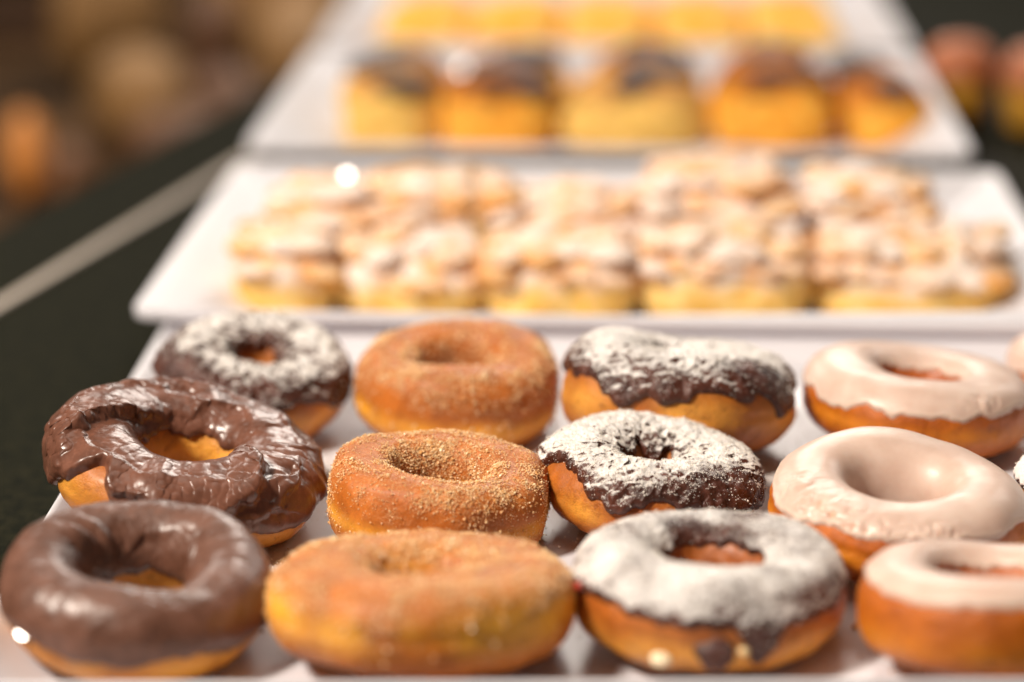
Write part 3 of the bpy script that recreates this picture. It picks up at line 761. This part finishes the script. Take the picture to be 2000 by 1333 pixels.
slice_(-0.184, -0.122, 1.470, 1.540, 0.044, C_gold, 'leftmost cake slice on the third platter, dark chocolate patch over its near edge', [(0.35, -0.75, 0.016, 0.009, 0.88), (-0.3, 0.1, 0.016, 0.012, 0.99)])
slice_(-0.121, -0.048, 1.470, 1.540, 0.043, C_oran, 'golden cake slice second from left on the third platter, dark chocolate streak', [(0.55, -0.7, 0.014, 0.008, 0.90), (-0.1, -0.5, 0.018, 0.006, 0.94), (0.1, 0.3, 0.02, 0.012, 1.0)])
slice_(-0.047, 0.049, 1.472, 1.540, 0.041, C_gold, 'wide pale cake slice in the middle of the third platter', [(0.0, -0.5, 0.012, 0.008, 0.95), (0.3, 0.5, 0.02, 0.012, 0.99)])
slice_(-0.03, 0.045, 1.545, 1.596, 0.043, C_choc, 'brown cake slice behind the wide pale one on the third platter', [(0.1, 0, 0.02, 0.014, 1.0)])
slice_(0.050, 0.128, 1.472, 1.545, 0.048, C_oran, 'big orange brown cake slice with a straight dark chocolate line across it', [(0, -0.55, 0.026, 0.006, 0.93)])
slice_(0.131, 0.182, 1.470, 1.560, 0.041, C_oran, 'narrow cake slice at the right end of the third platter, grey brown top', [(0.0, -0.6, 0.010, 0.012, 0.92), (-0.3, 0.6, 0.016, 0.014, 1.0)], rz=14)

slice_(-0.180, -0.120, 1.552, 1.600, 0.038, C_choc, 'brown cake slice at the back left of the third platter', [(0, -0.2, 0.018, 0.014, 1.0)])
slice_(-0.112, -0.040, 1.550, 1.598, 0.041, C_choc, 'brown cake slice in the back, behind the golden slice with a dark streak', [(0.2, -0.3, 0.02, 0.012, 1.0)])
slice_(0.056, 0.120, 1.556, 1.602, 0.043, C_oran, 'orange brown cake slice in the back, behind the one with a straight dark line', [(0.2, 0, 0.02, 0.014, 1.0)])
# yellow squares
C_yel = mat_cake('yellow_glazed_cake', (0.92, 0.38, 0.015), (0.95, 0.46, 0.03), (0.96, 0.46, 0.04), (0.98, 0.64, 0.20), 60)
xs = [-0.186, -0.119, -0.052, 0.016, 0.083]
cols = ['leftmost', 'second from left', 'middle', 'second from right', 'rightmost']
for j, (yy, rown) in enumerate(((1.706, 'front row'), (1.768, 'second row'), (1.830, 'back row'))):
    for i, xx in enumerate(xs):
        t = thing('cake_square', '%s yellow cake square in the %s on the farthest platter' % (cols[i], rown), 'cake square',
                  (xx + 0.033, yy + 0.026, CZ + 0.0115), (0, 0, R(rr.uniform(-2, 2))), 'yellow cake squares on the farthest platter')
        cake_block('cake_body', 0.0665, 0.063, 0.038 + rr.uniform(-.005, .005), C_yel, t, rr.randint(1, 99), 4, 0.005, 40, res=20)

# ------------------------------------------------------------------ small cakes at the far right, on the dark counter
MUFT = mat_plain('red_brown_crust', (0.40, 0.12, 0.045), (0.55, 0.18, 0.07), 60, 0.5, 0.3)
MUFB = mat_plain('golden_side', (0.52, 0.25, 0.02), (0.62, 0.30, 0.03), 60, 0.6, 0.3)
def lathe(name, prof, mat, parent, n=40, seed=1, amp=0.001):
    ph = np.arange(n) / n * 2 * np.pi; pr = np.array(prof)
    P = np.stack([pr[None, :, 0] * np.cos(ph)[:, None], pr[None, :, 0] * np.sin(ph)[:, None], np.tile(pr[:, 1], (n, 1))], -1)
    P = P + (amp * fbm(P, 60, 2, seed))[..., None] * np.array([1, 1, .5])
    me = mesh_np(name, P.reshape(-1, 3), grid_faces(n, len(prof), True, False), mat); return link(name, me, parent)
for k, (mx, my, lab) in enumerate(((0.2225, 1.64, 'small domed cake with red brown top, right beside the farthest platter'),
                                   (0.270, 1.61, 'small domed cake at the right edge of the picture, golden sides'))):
    t = thing('small_cake', lab, 'small cake', (mx, my, CZ), (0, 0, k), 'small domed cakes on the dark counter')
    lathe('cake_side', [(0, 0), (0.017, 0), (0.0185, 0.002), (0.0225, 0.030), (0.021, 0.032)], MUFB, t, seed=k)
    lathe('cake_top', [(0.0215, 0.028), (0.0245, 0.031), (0.025, 0.036), (0.022, 0.045), (0.015, 0.052), (0.007, 0.055), (0.0003, 0.0555)], MUFT, t, seed=k + 4, amp=0.003)

# ------------------------------------------------------------------ things on the lower ledge, far out of focus
CRATE = mat_plain('light_wood', (0.30, 0.155, 0.055), (0.48, 0.27, 0.11), 9, 0.6, 0.3)
CRATE2 = mat_plain('red_brown_wood', (0.06, 0.03, 0.014), (0.12, 0.055, 0.022), 9, 0.6, 0.3)
def crate(x, y, w, d, h, rz, mat, label):
    t = thing('wooden_crate', label, 'crate', (x, y, -0.2), (0, 0, R(rz)), 'wooden crates beyond the counter edge')
    ns = 4; sh = h / ns
    for k in range(ns):
        for sgn in (-1, 1):
            bevel_box('slat', (w, 0.012, sh * 0.82), mat, t, 0.002, (0, sgn * d / 2, (k + 0.5) * sh))
            bevel_box('slat', (0.012, d - 0.014, sh * 0.82), mat, t, 0.002, (sgn * w / 2, 0, (k + 0.5) * sh))
    for sx in (-1, 1):
        for sy in (-1, 1):
            bevel_box('corner_post', (0.022, 0.022, h), mat, t, 0.002, (sx * (w / 2 - 0.018), sy * (d / 2 - 0.018), h / 2))
    bevel_box('bottom_board', (w - 0.02, d - 0.02, 0.008), mat, t, 0.002, (0, 0, 0.006))
    return t
crate(-0.84, 3.02, 0.26, 0.20, 0.16, 5, CRATE2, 'dark red brown wooden crate in the top left corner')
BUN = mat_plain('orange_crust', (0.80, 0.27, 0.045), (0.90, 0.36, 0.07), 40, 0.5, 0.2)
BUND = mat_plain('brown_crust', (0.16, 0.065, 0.022), (0.24, 0.10, 0.035), 30, 0.5, 0.2)
def bun(x, y, z, sx, sy, sz, mat, label, rz=0):
    o = blob('bread_roll', 1.0, mat, None, rr.randint(1, 99), 1.0, 24, 0.12)
    o.scale = (sx, sy, sz); o.location = (x, y, z + sz * 0.95); o.rotation_euler = (0, 0, R(rz)); return tag(o, label, 'bread roll', 'bread rolls beyond the counter edge')
bun(-0.560, 2.163, -0.2, 0.019, 0.062, 0.040, BUN, 'bright orange crusted roll at the left edge, beyond the beige trim strip', 12)
bun(-0.508, 2.12, -0.2, 0.018, 0.045, 0.030, BUND, 'dull brown roll just right of the bright orange one')
bun(-0.380, 2.17, -0.2, 0.030, 0.040, 0.016, BUN, 'flat orange brown roll beside the third platter, next to the trim strip', 0)
LOAF = mat_plain('tawny_crust', (0.30, 0.150, 0.046), (0.42, 0.23, 0.080), 14, 0.6, 0.2)
LOAF2 = mat_plain('dark_crust', (0.12, 0.055, 0.026), (0.20, 0.09, 0.042), 14, 0.6, 0.2)
for (lx, ly, sx, sy, sz, mt, lab, rz_) in [
    (-0.50, 2.40, 0.050, 0.09, 0.05, LOAF, 'tawny loaf in the middle of the blurred brown area at the upper left', 20),
    (-0.43, 2.28, 0.055, 0.07, 0.03, LOAF2, 'flat dark loaf nearest the trim strip', -10),
    (-0.37, 2.62, 0.050, 0.12, 0.06, LOAF, 'tawny loaf hard against the left edge of the farthest platters', 5),
    (-0.43, 2.90, 0.090, 0.12, 0.07, LOAF, 'wide tawny loaf at the very top, left of the farthest platter', 30),
    (-0.60, 2.72, 0.045, 0.10, 0.08, LOAF, 'upright tawny loaf right of the dark corner', -15),
    (-0.47, 2.66, 0.030, 0.06, 0.06, LOAF2, 'small dark loaf between two tawny loaves', 0),
    (-0.42, 2.45, 0.040, 0.06, 0.035, LOAF2, 'dark reddish loaf in front of the tawny ones', 25)]:
    o = blob('bread_loaf', 1.0, mt, None, rr.randint(1, 99), 1.0, 24, 0.15)
    o.scale = (sx, sy, sz); o.location = (lx, ly, -0.2 + sz * 0.93); o.rotation_euler = (0, 0, R(rz_)); tag(o, lab, 'bread loaf', 'loaves beyond the counter edge')

# ------------------------------------------------------------------ added metal flecks, each tilted to mirror the key lamp as a glint
GLINT_METAL = M('added_glint_metal'); GLINT_METAL.set(color=(0.46, 0.43, 0.42), rough=0.36, metal=1.0)
def fleck(x, y, z, size, label, el=1.0):
    p = Vector((x, y, z)); hv = ((Vector(KEY) - p).normalized() + (cam.location - p).normalized()).normalized()
    import bmesh
    bm = bmesh.new(); bmesh.ops.create_cone(bm, segments=14, radius1=size, radius2=size * 0.92, depth=0.0006, cap_ends=True)
    me = bpy.data.meshes.new('added_glint'); bm.to_mesh(me); bm.free(); me.materials.append(GLINT_METAL.m)
    o = link('added_glint', me); o.location = p; o.rotation_euler = hv.to_track_quat('Z', 'Y').to_euler(); o.scale = (1, el, 1)
    return tag(o, label, 'foil fleck', 'added flecks tilted to glint in the lamp light')
fleck(-0.1155, 1.648, 0.0230, 0.0030, 'added fleck giving a bright round glint between the two farthest platters, left of centre')
fleck(-0.1470, 1.216, 0.0500, 0.0023, 'added fleck giving a bright glint at the upper left of the crumb cakes')
fleck(-0.1928, 0.7063, 0.0205, 0.0030, 'added fleck giving a small pale glint beside the chocolate doughnut in the front left corner')
